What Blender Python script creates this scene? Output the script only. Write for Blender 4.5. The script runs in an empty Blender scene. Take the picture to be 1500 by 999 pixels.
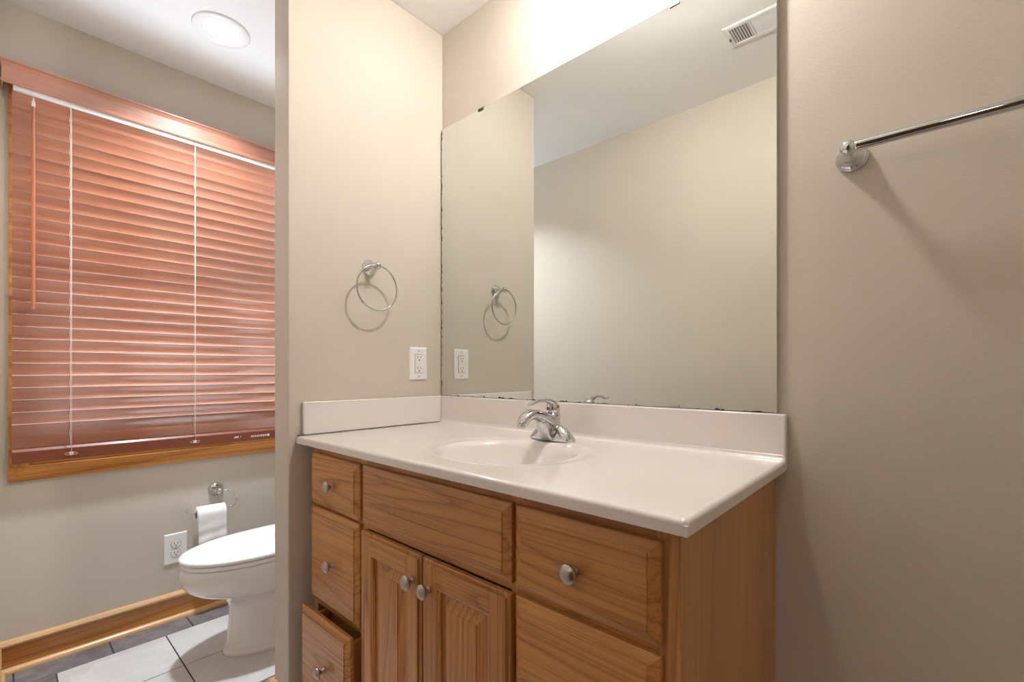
import bpy, bmesh, math, random
from mathutils import Vector, Matrix
random.seed(7)
S = bpy.context.scene
COL = S.collection
PI = math.pi

# ------------------------------------------------------------------ camera, world, exposure
F_PX, YAW = 680.0, math.radians(42.173)
CAM_AT = (1.4532, -1.1928, 1.0945)
cd = bpy.data.cameras.new('camera')
cam = bpy.data.objects.new('camera', cd)
COL.objects.link(cam)
cam.location = CAM_AT
cam.rotation_euler = (PI / 2, 0, YAW)
cd.sensor_width = 36.0
cd.sensor_fit = 'HORIZONTAL'
cd.lens = F_PX / 1500.0 * 36.0
cd.shift_y = (544.0 - 499.5) / 1500.0
cd.clip_start = 0.005
cd.clip_end = 60
S.camera = cam

world = bpy.data.worlds.new('sky')
S.world = world
world.use_nodes = True
wn = world.node_tree.nodes
bg = wn.get('Background') or wn.new('ShaderNodeBackground')
bg.inputs[0].default_value = (0.66, 0.81, 1.0, 1)
bg.inputs[1].default_value = 8.0

S.view_settings.view_transform = 'Standard'
S.view_settings.look = 'None'
S.view_settings.exposure = 1.07
S.view_settings.gamma = 1.0
S.view_settings.use_curve_mapping = False
S.cycles.max_bounces = 14
S.cycles.diffuse_bounces = 8
S.cycles.glossy_bounces = 8
S.cycles.caustics_reflective = True
S.cycles.sample_clamp_indirect = 8.0
S.cycles.blur_glossy = 0.5

BULB = 205.0          # vanity lamp glass
CAN_W = 9.0         # its downward beam, watts
CAN = 1.2            # recessed ceiling light lens
HALL_FILL_W = 12.0         # added fill light in the adjoining room, watts

# ------------------------------------------------------------------ materials
def newmat(name):
    m = bpy.data.materials.new(name)
    m.use_nodes = True
    nt = m.node_tree
    b = nt.nodes.get('Principled BSDF')
    return m, nt, b

def simple(name, col, rough=0.5, metal=0.0, coat=0.0, spec=0.5, coat_rough=0.05):
    m, nt, b = newmat(name)
    b.inputs['Base Color'].default_value = (*col, 1)
    b.inputs['Roughness'].default_value = rough
    b.inputs['Metallic'].default_value = metal
    b.inputs['Coat Weight'].default_value = coat
    b.inputs['Coat Roughness'].default_value = coat_rough
    b.inputs['Specular IOR Level'].default_value = spec
    return m

def srgb(r, g, b):
    f = lambda c: (c / 255 / 12.92) if c / 255 <= 0.04045 else ((c / 255 + 0.055) / 1.055) ** 2.4
    return (f(r), f(g), f(b))

def N(nt, t, **kw):
    n = nt.nodes.new(t)
    for k, v in kw.items():
        setattr(n, k, v)
    return n

def ramp(nt, stops):
    r = nt.nodes.new('ShaderNodeValToRGB')
    e = r.color_ramp.elements
    while len(e) < len(stops):
        e.new(0.5)
    for i, (p, c) in enumerate(stops):
        e[i].position = p
        e[i].color = (*c, 1)
    return r

def painted(name, col, bump=0.05, rough=0.55):
    """matte roller-painted plaster: faint orange peel and a little tonal mottling"""
    m, nt, b = newmat(name)
    tc = N(nt, 'ShaderNodeTexCoord')
    n1 = N(nt, 'ShaderNodeTexNoise'); n1.inputs['Scale'].default_value = 190; n1.inputs['Detail'].default_value = 3
    n2 = N(nt, 'ShaderNodeTexNoise'); n2.inputs['Scale'].default_value = 2.2; n2.inputs['Detail'].default_value = 3
    nt.links.new(tc.outputs['Object'], n1.inputs['Vector'])
    nt.links.new(tc.outputs['Object'], n2.inputs['Vector'])
    a = tuple(c * 0.965 for c in col); c2 = tuple(min(1, c * 1.03) for c in col)
    r = ramp(nt, [(0.3, a), (0.7, c2)])
    nt.links.new(n2.outputs['Fac'], r.inputs[0])
    nt.links.new(r.outputs[0], b.inputs['Base Color'])
    bp = N(nt, 'ShaderNodeBump'); bp.inputs['Strength'].default_value = bump; bp.inputs['Distance'].default_value = 0.01
    nt.links.new(n1.outputs['Fac'], bp.inputs['Height'])
    nt.links.new(bp.outputs[0], b.inputs['Normal'])
    b.inputs['Roughness'].default_value = rough
    b.inputs['Specular IOR Level'].default_value = 0.3
    return m

def wood(name, axis, dark, mid, light, bands=21.0, rough=0.38, coat=0.25, along=0.45, across=6.5, pore=0.5, coat_rough=0.15, coat_ior=1.5):
    """plain-sawn timber: contour bands of a noise stretched along the grain, plus fine pores"""
    m, nt, b = newmat(name)
    b.inputs['Coat IOR'].default_value = coat_ior
    L = nt.links.new
    tc = N(nt, 'ShaderNodeTexCoord')
    oi = N(nt, 'ShaderNodeObjectInfo')
    off = N(nt, 'ShaderNodeMath', operation='MULTIPLY'); off.inputs[1].default_value = 53.7
    L(oi.outputs['Random'], off.inputs[0])
    cb = N(nt, 'ShaderNodeCombineXYZ'); L(off.outputs[0], cb.inputs[0]); L(off.outputs[0], cb.inputs[1]); L(off.outputs[0], cb.inputs[2])
    add = N(nt, 'ShaderNodeVectorMath', operation='ADD'); L(tc.outputs['Object'], add.inputs[0]); L(cb.outputs[0], add.inputs[1])
    def stretched(al, ac):
        v = N(nt, 'ShaderNodeVectorMath', operation='MULTIPLY')
        s = [ac, ac, ac]; s['xyz'.index(axis)] = al
        v.inputs[1].default_value = s
        L(add.outputs[0], v.inputs[0])
        return v
    v1 = stretched(along, across)
    n1 = N(nt, 'ShaderNodeTexNoise'); n1.inputs['Scale'].default_value = 1.0; n1.inputs['Detail'].default_value = 1.5; n1.inputs['Roughness'].default_value = 0.35
    L(v1.outputs[0], n1.inputs['Vector'])
    mu = N(nt, 'ShaderNodeMath', operation='MULTIPLY'); mu.inputs[1].default_value = bands; L(n1.outputs['Fac'], mu.inputs[0])
    fr = N(nt, 'ShaderNodeMath', operation='FRACT'); L(mu.outputs[0], fr.inputs[0])
    r1 = ramp(nt, [(0.0, dark), (0.22, mid), (0.7, light), (1.0, mid)])
    L(fr.outputs[0], r1.inputs[0])
    v2 = stretched(3.5, 260.0)
    n2 = N(nt, 'ShaderNodeTexNoise'); n2.inputs['Scale'].default_value = 1.0; n2.inputs['Detail'].default_value = 3
    L(v2.outputs[0], n2.inputs['Vector'])
    r2 = ramp(nt, [(0.34, (0.42, 0.36, 0.32)), (0.50, (1, 1, 1))])
    L(n2.outputs['Fac'], r2.inputs[0])
    mx = N(nt, 'ShaderNodeMixRGB', blend_type='MULTIPLY'); mx.inputs[0].default_value = pore
    L(r1.outputs[0], mx.inputs[1]); L(r2.outputs[0], mx.inputs[2])
    v3 = stretched(0.7, 3.0)
    n3 = N(nt, 'ShaderNodeTexNoise'); n3.inputs['Scale'].default_value = 1.6; n3.inputs['Detail'].default_value = 2
    L(v3.outputs[0], n3.inputs['Vector'])
    r3 = ramp(nt, [(0.3, (0.78, 0.76, 0.74)), (0.7, (1.12, 1.1, 1.08))])
    L(n3.outputs['Fac'], r3.inputs[0])
    mx2 = N(nt, 'ShaderNodeMixRGB', blend_type='MULTIPLY'); mx2.inputs[0].default_value = 0.8
    L(mx.outputs[0], mx2.inputs[1]); L(r3.outputs[0], mx2.inputs[2])
    L(mx2.outputs[0], b.inputs['Base Color'])
    bp = N(nt, 'ShaderNodeBump'); bp.inputs['Strength'].default_value = 0.10; bp.inputs['Distance'].default_value = 0.002
    L(n2.outputs['Fac'], bp.inputs['Height']); L(bp.outputs[0], b.inputs['Normal'])
    b.inputs['Roughness'].default_value = rough
    b.inputs['Coat Weight'].default_value = coat
    b.inputs['Coat Roughness'].default_value = coat_rough
    return m

def stone(name, a, bcol, vein, rough=0.45, scale=6.0, sheen_bump=0.15):
    m, nt, b = newmat(name)
    L = nt.links.new
    tc = N(nt, 'ShaderNodeTexCoord')
    n1 = N(nt, 'ShaderNodeTexNoise'); n1.inputs['Scale'].default_value = scale; n1.inputs['Detail'].default_value = 6; n1.inputs['Distortion'].default_value = 0.8
    L(tc.outputs['Object'], n1.inputs['Vector'])
    r = ramp(nt, [(0.3, a), (0.68, bcol)]); L(n1.outputs['Fac'], r.inputs[0])
    n2 = N(nt, 'ShaderNodeTexNoise'); n2.inputs['Scale'].default_value = scale * 0.6; n2.inputs['Detail'].default_value = 5; n2.inputs['Distortion'].default_value = 2.0
    L(tc.outputs['Object'], n2.inputs['Vector'])
    rv = ramp(nt, [(0.47, (0, 0, 0)), (0.5, (1, 1, 1)), (0.53, (0, 0, 0))]); L(n2.outputs['Fac'], rv.inputs[0])
    mf = N(nt, 'ShaderNodeMath', operation='MULTIPLY'); mf.inputs[1].default_value = 0.35; L(rv.outputs[0], mf.inputs[0])
    mx = N(nt, 'ShaderNodeMixRGB'); L(mf.outputs[0], mx.inputs[0]); L(r.outputs[0], mx.inputs[1]); mx.inputs[2].default_value = (*vein, 1)
    L(mx.outputs[0], b.inputs['Base Color'])
    n3 = N(nt, 'ShaderNodeTexNoise'); n3.inputs['Scale'].default_value = 45; n3.inputs['Detail'].default_value = 5
    L(tc.outputs['Object'], n3.inputs['Vector'])
    bp = N(nt, 'ShaderNodeBump'); bp.inputs['Strength'].default_value = sheen_bump; bp.inputs['Distance'].default_value = 0.006
    L(n3.outputs['Fac'], bp.inputs['Height']); L(bp.outputs[0], b.inputs['Normal'])
    b.inputs['Roughness'].default_value = rough
    return m

def glow(name, col, strength):
    m, nt, b = newmat(name)
    b.inputs['Base Color'].default_value = (0.9, 0.9, 0.9, 1)
    b.inputs['Emission Color'].default_value = (*col, 1)
    b.inputs['Emission Strength'].default_value = strength
    return m

WALL = painted('wall_paint_greige', (0.60, 0.546, 0.475))
CEIL = painted('ceiling_paint_white', (0.84, 0.84, 0.84), bump=0.03)
OAK = dict(dark=(0.37, 0.157, 0.043), mid=(0.53, 0.243, 0.068), light=(0.61, 0.298, 0.090))
OAK_H = wood('oak_horizontal_grain', 'x', **OAK)
OAK_V = wood('oak_vertical_grain', 'z', **OAK)
OAK_SIDE = wood('oak_side_veneer', 'z', (0.52, 0.26, 0.080), (0.56, 0.285, 0.092), (0.59, 0.305, 0.100), bands=2, along=0.3, across=5, pore=0.4)
PINE = dict(dark=(0.42, 0.155, 0.022), mid=(0.60, 0.25, 0.048), light=(0.68, 0.31, 0.075))
PINE_Y = wood('golden_trim_wood', 'y', bands=5, coat=0.5, rough=0.3, **PINE)
PINE_X = wood('golden_trim_wood_cross', 'x', bands=5, coat=0.5, rough=0.3, **PINE)
PINE_Z = wood('golden_trim_wood_upright', 'z', bands=5, coat=0.5, rough=0.3, **PINE)
PALE_Y = wood('pale_moulding_wood', 'y', (0.62, 0.34, 0.13), (0.72, 0.43, 0.19), (0.78, 0.48, 0.23), bands=3, coat=0.5, rough=0.3)
PALE_X = wood('pale_moulding_wood_cross', 'x', (0.62, 0.34, 0.13), (0.72, 0.43, 0.19), (0.78, 0.48, 0.23), bands=3, coat=0.5, rough=0.3)
CHERRY = wood('blind_cherry_wood', 'y', (0.38, 0.130, 0.068), (0.46, 0.165, 0.088), (0.50, 0.19, 0.102), bands=3, coat=1.0, rough=0.42, along=0.6, across=14, pore=0.25, coat_rough=0.16, coat_ior=2.3)
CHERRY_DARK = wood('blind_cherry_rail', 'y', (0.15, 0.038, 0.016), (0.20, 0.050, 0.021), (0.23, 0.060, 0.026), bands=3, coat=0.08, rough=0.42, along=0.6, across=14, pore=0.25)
CHERRY_Z = wood('blind_wand_wood', 'z', (0.36, 0.10, 0.04), (0.46, 0.14, 0.055), (0.5, 0.17, 0.07), bands=3, coat=0.5, rough=0.3)
MARBLE = simple('cultured_marble_white', (0.80, 0.755, 0.735), rough=0.22, coat=0.6, coat_rough=0.06)
PORCELAIN = simple('porcelain_white', (0.82, 0.80, 0.785), rough=0.12, coat=0.6, coat_rough=0.04)
SEATW = simple('seat_plastic_white', (0.86, 0.86, 0.86), rough=0.22, coat=0.2)
CHROME = simple('polished_chrome', (0.64, 0.655, 0.68), rough=0.06, metal=1.0)
NICKEL = simple('brushed_nickel', (0.50, 0.46, 0.42), rough=0.32, metal=1.0)
DARKMETAL = simple('dark_clip_metal', (0.10, 0.09, 0.08), rough=0.3, metal=1.0)
PLASTIC = simple('white_plastic', (0.86, 0.85, 0.85), rough=0.3)
SLOT = simple('outlet_slot_dark', (0.03, 0.03, 0.03), rough=0.7)
PAPER = simple('tissue_paper', (0.88, 0.87, 0.87), rough=0.95, spec=0.1)
CARD = simple('cardboard_core', (0.35, 0.27, 0.2), rough=0.9)
CORDM = simple('ivory_cord', (0.74, 0.67, 0.58), rough=0.8)
WHITEM = simple('white_enamel', (0.82, 0.82, 0.83), rough=0.35)
VENTM = simple('vent_enamel', (0.74, 0.74, 0.74), rough=0.4)
VENTD = simple('vent_duct_dark', (0.10, 0.10, 0.10), rough=0.9)
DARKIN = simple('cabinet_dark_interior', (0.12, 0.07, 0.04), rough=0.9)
SLATE = stone('slate_border_tile', (0.115, 0.10, 0.10), (0.22, 0.195, 0.195), (0.30, 0.27, 0.26), rough=0.5, scale=9, sheen_bump=0.5)
TILE = stone('pale_floor_tile', (0.50, 0.475, 0.455), (0.64, 0.61, 0.595), (0.72, 0.70, 0.69), rough=0.4, scale=4)
GROUT = simple('dark_grout', (0.055, 0.055, 0.06), rough=0.9)
CAULK = simple('grey_caulk_seam', (0.16, 0.14, 0.12), rough=0.9)
INKW = simple('printed_white_ink', (0.85, 0.8, 0.78), rough=0.6)
LENS = glow('recessed_lens', (0.90, 0.95, 1.0), CAN)
GLOBE = glow('lamp_globe', (1.0, 0.95, 0.895), BULB)
HALLPAINT = painted('hall_paint', (0.40, 0.35, 0.29))
HALLFLOOR = wood('hall_floor_boards', 'y', (0.16, 0.08, 0.035), (0.26, 0.14, 0.065), (0.32, 0.18, 0.09))

def glass_mat():
    m, nt, b = newmat('clear_window_glass')
    out = nt.nodes.get('Material Output')
    tr = N(nt, 'ShaderNodeBsdfTransparent'); tr.inputs[0].default_value = (0.93, 0.96, 0.95, 1)
    gl = N(nt, 'ShaderNodeBsdfGlossy'); gl.inputs['Roughness'].default_value = 0.0
    mx = N(nt, 'ShaderNodeMixShader'); mx.inputs[0].default_value = 0.06
    nt.links.new(tr.outputs[0], mx.inputs[1]); nt.links.new(gl.outputs[0], mx.inputs[2])
    nt.links.new(mx.outputs[0], out.inputs[0])
    return m
GLASS = glass_mat()

def mirror_mat():
    """silvered glass; the silver is eaten away in small dark specks along the bottom and left edges"""
    m, nt, b = newmat('silvered_mirror')
    L = nt.links.new
    b.inputs['Base Color'].default_value = (0.76, 0.785, 0.755, 1)
    b.inputs['Metallic'].default_value = 1.0
    b.inputs['Roughness'].default_value = 0.0
    tc = N(nt, 'ShaderNodeTexCoord')
    sp = N(nt, 'ShaderNodeSeparateXYZ'); L(tc.outputs['Object'], sp.inputs[0])
    def near(sock, edge, width):
        d = N(nt, 'ShaderNodeMath', operation='SUBTRACT'); L(sock, d.inputs[0]); d.inputs[1].default_value = edge
        r = N(nt, 'ShaderNodeMapRange'); r.inputs['From Min'].default_value = 0; r.inputs['From Max'].default_value = width
        r.inputs['To Min'].default_value = 0.42; r.inputs['To Max'].default_value = 0.0
        L(d.outputs[0], r.inputs['Value']); return r
    e1 = near(sp.outputs['Z'], -0.5275, 0.012); e2 = near(sp.outputs['X'], -0.5915, 0.009)
    mxm = N(nt, 'ShaderNodeMath', operation='MAXIMUM'); L(e1.outputs[0], mxm.inputs[0]); L(e2.outputs[0], mxm.inputs[1])
    no = N(nt, 'ShaderNodeTexNoise'); no.inputs['Scale'].default_value = 55; no.inputs['Detail'].default_value = 4
    L(tc.outputs['Object'], no.inputs['Vector'])
    ad = N(nt, 'ShaderNodeMath', operation='ADD'); L(no.outputs['Fac'], ad.inputs[0]); L(mxm.outputs[0], ad.inputs[1])
    gt = N(nt, 'ShaderNodeMath', operation='GREATER_THAN'); gt.inputs[1].default_value = 0.90; L(ad.outputs[0], gt.inputs[0])
    dk = N(nt, 'ShaderNodeBsdfDiffuse'); dk.inputs[0].default_value = (0.05, 0.045, 0.04, 1)
    ms = N(nt, 'ShaderNodeMixShader'); L(gt.outputs[0], ms.inputs[0]); L(b.outputs[0], ms.inputs[1]); L(dk.outputs[0], ms.inputs[2])
    L(ms.outputs[0], nt.nodes.get('Material Output').inputs[0])
    return m
MIRROR = mirror_mat()
GLASSEDGE = simple('mirror_glass_edge', (0.62, 0.68, 0.64), rough=0.2)

# ------------------------------------------------------------------ mesh helpers
class MB:
    """collects shapes given in world coordinates; build() links them as ONE mesh object"""
    def __init__(self):
        self.bm = bmesh.new(); self.mi = 0
    def _f(self, vs, smooth=False):
        try:
            f = self.bm.faces.new(vs)
        except ValueError:
            return None
        f.material_index = self.mi; f.smooth = smooth
        return f
    def box(self, x0, x1, y0, y1, z0, z1, bevel=0.0, seg=2, mi=None):
        if mi is not None: self.mi = mi
        v = [self.bm.verts.new((x, y, z)) for x in (x0, x1) for y in (y0, y1) for z in (z0, z1)]
        fs = [self._f([v[i] for i in q]) for q in ((0, 1, 3, 2), (4, 6, 7, 5), (0, 4, 5, 1), (2, 3, 7, 6), (0, 2, 6, 4), (1, 5, 7, 3))]
        if bevel > 0:
            es = list({e for f in fs for e in f.edges})
            r = bmesh.ops.bevel(self.bm, geom=es, offset=bevel, segments=seg, profile=0.5, affect='EDGES')
            for f in r['faces']: f.material_index = self.mi; f.smooth = seg > 1
        return self
    def loft(self, rings, caps=True, closed=True, smooth=True, cap_smooth=False):
        R = [[self.bm.verts.new(p) for p in ring] for ring in rings]
        n = len(R[0])
        for a, b in zip(R, R[1:]):
            for i in range(n if closed else n - 1):
                j = (i + 1) % n
                self._f([a[i], a[j], b[j], b[i]], smooth)
        if caps:
            self._f(list(reversed(R[0])), cap_smooth); self._f(R[-1], cap_smooth)
        return self
    def lathe(self, o, axis, prof, n=40, smooth=True, caps=True):
        """prof: list of (radius, distance along axis) from o"""
        o = Vector(o); a = Vector(axis).normalized()
        u = a.orthogonal().normalized(); w = a.cross(u)
        rings = [[o + a * d + (u * math.cos(2 * PI * i / n) + w * math.sin(2 * PI * i / n)) * max(r, 1e-5) for i in range(n)] for r, d in prof]
        return self.loft(rings, caps, True, smooth)
    def tube(self, pts, rad, n=12, closed=False, smooth=True):
        pts = [Vector(p) for p in pts]; m = len(pts)
        rads = rad if isinstance(rad, (list, tuple)) else [rad] * m
        tang = []
        for i in range(m):
            a = pts[i - 1] if (i > 0 or closed) else pts[i]
            b = pts[(i + 1) % m] if (i < m - 1 or closed) else pts[i]
            tang.append((b - a).normalized())
        u = tang[0].orthogonal().normalized(); rings = []
        for i in range(m):
            u = (u - tang[i] * u.dot(tang[i])).normalized(); w = tang[i].cross(u)
            rings.append([pts[i] + (u * math.cos(2 * PI * k / n) + w * math.sin(2 * PI * k / n)) * rads[i] for k in range(n)])
        if closed:
            rings.append(rings[0])
            R = [[self.bm.verts.new(p) for p in r] for r in rings[:-1]]
            for a in range(m):
                A, B = R[a], R[(a + 1) % m]
                for k in range(n):
                    l = (k + 1) % n
                    self._f([A[k], A[l], B[l], B[k]], smooth)
            return self
        return self.loft(rings, True, True, smooth)
    def sweep(self, frames, prof, closed_path=False, smooth=False, caps=True):
        """frames: list of (origin, u, v); prof: closed list of (a, b) -> origin + a*u + b*v"""
        rings = [[Vector(o) + Vector(u) * a + Vector(v) * b for a, b in prof] for o, u, v in frames]
        R = [[self.bm.verts.new(p) for p in r] for r in rings]
        m = len(R); n = len(prof)
        for i in range(m if closed_path else m - 1):
            A, B = R[i], R[(i + 1) % m]
            for k in range(n):
                l = (k + 1) % n
                self._f([A[k], A[l], B[l], B[k]], smooth)
        if caps and not closed_path:
            self._f(list(reversed(R[0]))); self._f(R[-1])
        return self
    def build(self, name, mats, parent=None, origin=None):
        bm = self.bm
        bmesh.ops.recalc_face_normals(bm, faces=bm.faces[:])
        if origin is None:
            c = [v.co for v in bm.verts]
            lo = Vector([min(p[i] for p in c) for i in range(3)]); hi = Vector([max(p[i] for p in c) for i in range(3)])
            origin = (lo + hi) / 2
        origin = Vector(origin)
        bmesh.ops.translate(bm, verts=bm.verts[:], vec=-origin)
        me = bpy.data.meshes.new(name); bm.to_mesh(me); bm.free()
        for m in (mats if isinstance(mats, (list, tuple)) else [mats]): me.materials.append(m)
        o = bpy.data.objects.new(name, me); COL.objects.link(o)
        if parent is not None:
            o.parent = parent
            w = Vector((0, 0, 0)); p = parent
            while p is not None:
                w += p.location; p = p.parent
            origin = origin - w
        o.location = origin
        return o

def thing(name, label, cat, loc):
    o = bpy.data.objects.new(name, None); COL.objects.link(o)
    o.empty_display_size = 0.05; o.location = loc
    o['label'] = label; o['category'] = cat
    return o

def struct(o):
    o['kind'] = 'structure'; return o

def lab(o, text):
    o['label'] = text; return o

def arc(c, u, v, r, a0, a1, n):
    c, u, v = Vector(c), Vector(u), Vector(v)
    return [c + u * (r * math.cos(a0 + (a1 - a0) * i / n)) + v * (r * math.sin(a0 + (a1 - a0) * i / n)) for i in range(n + 1)]

def spline(pts, n):
    """Catmull-Rom through pts (tuples of any length)"""
    P = [tuple(p) for p in pts]; out = []
    for i in range(len(P) - 1):
        p0 = P[max(i - 1, 0)]; p1 = P[i]; p2 = P[i + 1]; p3 = P[min(i + 2, len(P) - 1)]
        for k in range(n):
            t = k / n
            out.append(tuple(0.5 * (2 * b + (c - a) * t + (2 * a - 5 * b + 4 * c - d) * t * t + (3 * b - a - 3 * c + d) * t ** 3) for a, b, c, d in zip(p0, p1, p2, p3)))
    out.append(P[-1])
    return out

# ------------------------------------------------------------------ setting
XW, XR, YF, H = -1.042, 2.06, -1.208, 2.44         # window wall, right wall, front wall, ceiling height
STUB_Y, STUB_T = -0.603, 0.105
DOOR_X0, DOOR_X1, DOOR_H = 1.06, 1.90, 2.05

m = MB()                                            # floor: tiles bedded in dark grout, slate border around the room
m.box(XW - .1, XR + .1, YF - .12, .1, -.06, -.003, mi=0)
BX, BY = -0.902, -1.055                              # inner edges of the slate border
def tile(x0, x1, y0, y1, mi, g=0.0022):
    if x1 - x0 < .015 or y1 - y0 < .015: return
    m.box(x0 + g, x1 - g, y0 + g, y1 - g, -.02, 0, bevel=.0012, seg=1, mi=mi)
ys = [YF, BY, -.73, -.41, -.14, 0.0]
xs = [XW, BX, -.612, -.305, -.105]
for i in range(4):
    for j in range(5):
        border = i == 0 or i == 3 or j == 0 or j == 4
        if i == 3 and j > 1: continue
        if border: continue
        tile(xs[i], xs[i + 1], ys[j], ys[j + 1], 2)
for a, b in ((YF, -1.16), (-1.16, -.895), (-.895, -.633), (-.633, -.37), (-.37, -.14), (-.14, 0)): tile(XW, BX, a, b, 1)
for a, b in ((BX, -.62), (-.62, -.34), (-.34, -.06), (-.06, .22), (.22, .50), (.50, .78), (.78, 1.06), (1.06, 1.34), (1.34, 1.62), (1.62, 1.92), (1.92, XR)): tile(a, b, YF, BY, 1)
for a, b in ((-.902, -.62), (-.62, -.34), (-.34, -.105)): tile(a, b, -.14, 0, 1)
for a, b in ((-.73, -.435), (-.435, -.14)): tile(-.305, -.105, a, b, 1)
tile(-.105, .02, -.73, -.603, 1)
for a, b in ((-.305, .02), (.02, .34), (.34, .66), (.66, .98), (.98, 1.30), (1.30, 1.62), (1.62, 1.92)): tile(a, b, BY, -.73, 2)
for a, b in ((.02, .34), (.34, .66), (.66, .98), (.98, 1.30), (1.30, 1.62), (1.62, 1.92)): tile(a, b, -.73, -.41, 2)
for a, b in ((.02, .34), (.34, .66), (.66, .98), (.98, 1.30), (1.30, 1.62), (1.62, 1.92)): tile(a, b, -.41, -.14, 2)
for a, b in ((.02, .34), (.34, .66), (.66, .98), (.98, 1.30), (1.30, 1.62), (1.62, 1.92)): tile(a, b, -.14, 0, 1)
for a, b in ((BY, -.73), (-.73, -.41), (-.41, -.14), (-.14, 0)): tile(1.92, XR, a, b, 1)
struct(m.build('floor', [GROUT, SLATE, TILE], origin=(0, 0, 0)))

m = MB(); m.box(XW - .1, XR + .1, YF - .12, .1, H, H + .08); struct(m.build('ceiling', CEIL, origin=(0, 0, H)))
m = MB(); m.box(XW - .1, XR + .1, 0, .1, -.06, H); struct(m.build('wall_back', WALL, origin=(0, 0, 0)))
# window wall with its opening
WY0, WY1, WZ0, WZ1 = -1.078, -.135, .785, 2.085
m = MB()
m.box(XW - .14, XW, YF - .12, WY0, -.06, H); m.box(XW - .14, XW, WY1, 0, -.06, H)
m.box(XW - .14, XW, WY0, WY1, -.06, WZ0); m.box(XW - .14, XW, WY0, WY1, WZ1, H)
struct(m.build('wall_left', WALL, origin=(XW, 0, 0)))
m = MB(); m.box(-STUB_T, 0, STUB_Y, 0, -.06, H, bevel=.004, seg=2); struct(m.build('wall_partition', WALL, origin=(0, 0, 0)))
m = MB(); m.box(XR, XR + .1, YF - .12, 0, -.06, H); struct(m.build('wall_right', WALL, origin=(XR, 0, 0)))
m = MB()
m.box(XW, DOOR_X0, YF - .12, YF, -.06, H); m.box(DOOR_X1, XR, YF - .12, YF, -.06, H); m.box(DOOR_X0, DOOR_X1, YF - .12, YF, DOOR_H, H)
struct(m.build('wall_front', WALL, origin=(0, YF, 0)))
# doorway jamb behind the camera
m = MB()
m.box(DOOR_X0, DOOR_X0 + .018, YF - .125, YF + .005, 0, DOOR_H - .018); m.box(DOOR_X1 - .018, DOOR_X1, YF - .125, YF + .005, 0, DOOR_H - .018)
m.box(DOOR_X0, DOOR_X1, YF - .125, YF + .005, DOOR_H - .018, DOOR_H)
struct(m.build('trim_2', PINE_Z))
# added unseen room behind the doorway, built to give fill light
HY = YF - .12
m = MB(); m.box(-.4, 3.4, HY - 2.6, HY, -.06, 0); struct(m.build('floor_hall', HALLFLOOR))
m = MB(); m.box(-.4, 3.4, HY - 2.6, HY, H, H + .08); struct(m.build('ceiling_hall', CEIL))
m = MB(); m.box(-.5, -.4, HY - 2.6, HY, -.06, H); struct(m.build('wall_hall_left', HALLPAINT))
m = MB(); m.box(3.4, 3.5, HY - 2.6, HY, -.06, H); struct(m.build('wall_hall_right', HALLPAINT))
m = MB(); m.box(-.5, 3.5, HY - 2.7, HY - 2.6, -.06, H); struct(m.build('wall_hall_back', HALLPAINT))
m = MB(); m.box(XR + .1, 3.5, HY, HY + .1, -.06, H); struct(m.build('wall_hall_front', HALLPAINT))

for k, x in enumerate((.95, 1.85)):
    m = MB(); m.box(x, x + .82, HY - 2.6, HY - 2.565, 0, 2.03, bevel=.003, seg=1)
    for z0, z1 in ((.25, .95), (1.15, 1.85)):
        for x0 in (x + .11, x + .45):
            m.loft([[(x0 + i, HY - 2.565 + d_, z0 + i), (x0 + .26 - i, HY - 2.565 + d_, z0 + i), (x0 + .26 - i, HY - 2.565 + d_, z1 - i), (x0 + i, HY - 2.565 + d_, z1 - i)] for i, d_ in ((0, -.001), (.0, .006), (.03, .010))], smooth=False)
    struct(m.build('door_%d' % (k + 1), OAK_V))

# baseboards: flat board, pale cap bead and quarter-round shoe
def baseboard(name, path, wood_mats, shoe=True):
    """path: list of (point on wall line at floor, outward normal), mitred at the corners"""
    mb = MB()
    board = [(0, 0), (.013, 0), (.013, .092), (0, .092)]
    cap = [(0, .092), (.013, .092), (.014, .095), (.019, .097), (.020, .102), (.017, .108), (.012, .114), (.006, .117), (0, .117)]
    q = [(.013, 0)] + [(.013 + .017 * math.cos(t), .019 * math.sin(t)) for t in [k * PI / 12 for k in range(7)]]
    for prof, mi in ((board, 0), (cap, 1), (q, 1)):
        mb.mi = mi
        mb.sweep([(p, n, (0, 0, 1)) for p, n in path], prof)
    return struct(mb.build(name, wood_mats, origin=(path[0][0][0], path[0][0][1], 0)))
baseboard('baseboard_left', [((XW, YF, 0), (1, 0, 0)), ((XW, 0, 0), (1, 0, 0))], [PINE_Y, PALE_Y])
baseboard('baseboard_partition', [((-STUB_T, 0, 0), (-1, 0, 0)), ((-STUB_T, STUB_Y, 0), (-1, -1, 0)), ((0, STUB_Y, 0), (1, -1, 0)), ((0, -.566, 0), (1, 0, 0))], [PINE_X, PALE_X])
baseboard('baseboard_right', [((1.19, 0, 0), (0, -1, 0)), ((XR, 0, 0), (-1, -1, 0)), ((XR, YF, 0), (-1, 0, 0))], [PINE_X, PALE_X])
baseboard('baseboard_front', [((XW + .035, YF, 0), (0, 1, 0)), ((DOOR_X0, YF, 0), (0, 1, 0))], [PINE_X, PALE_X])

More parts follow.
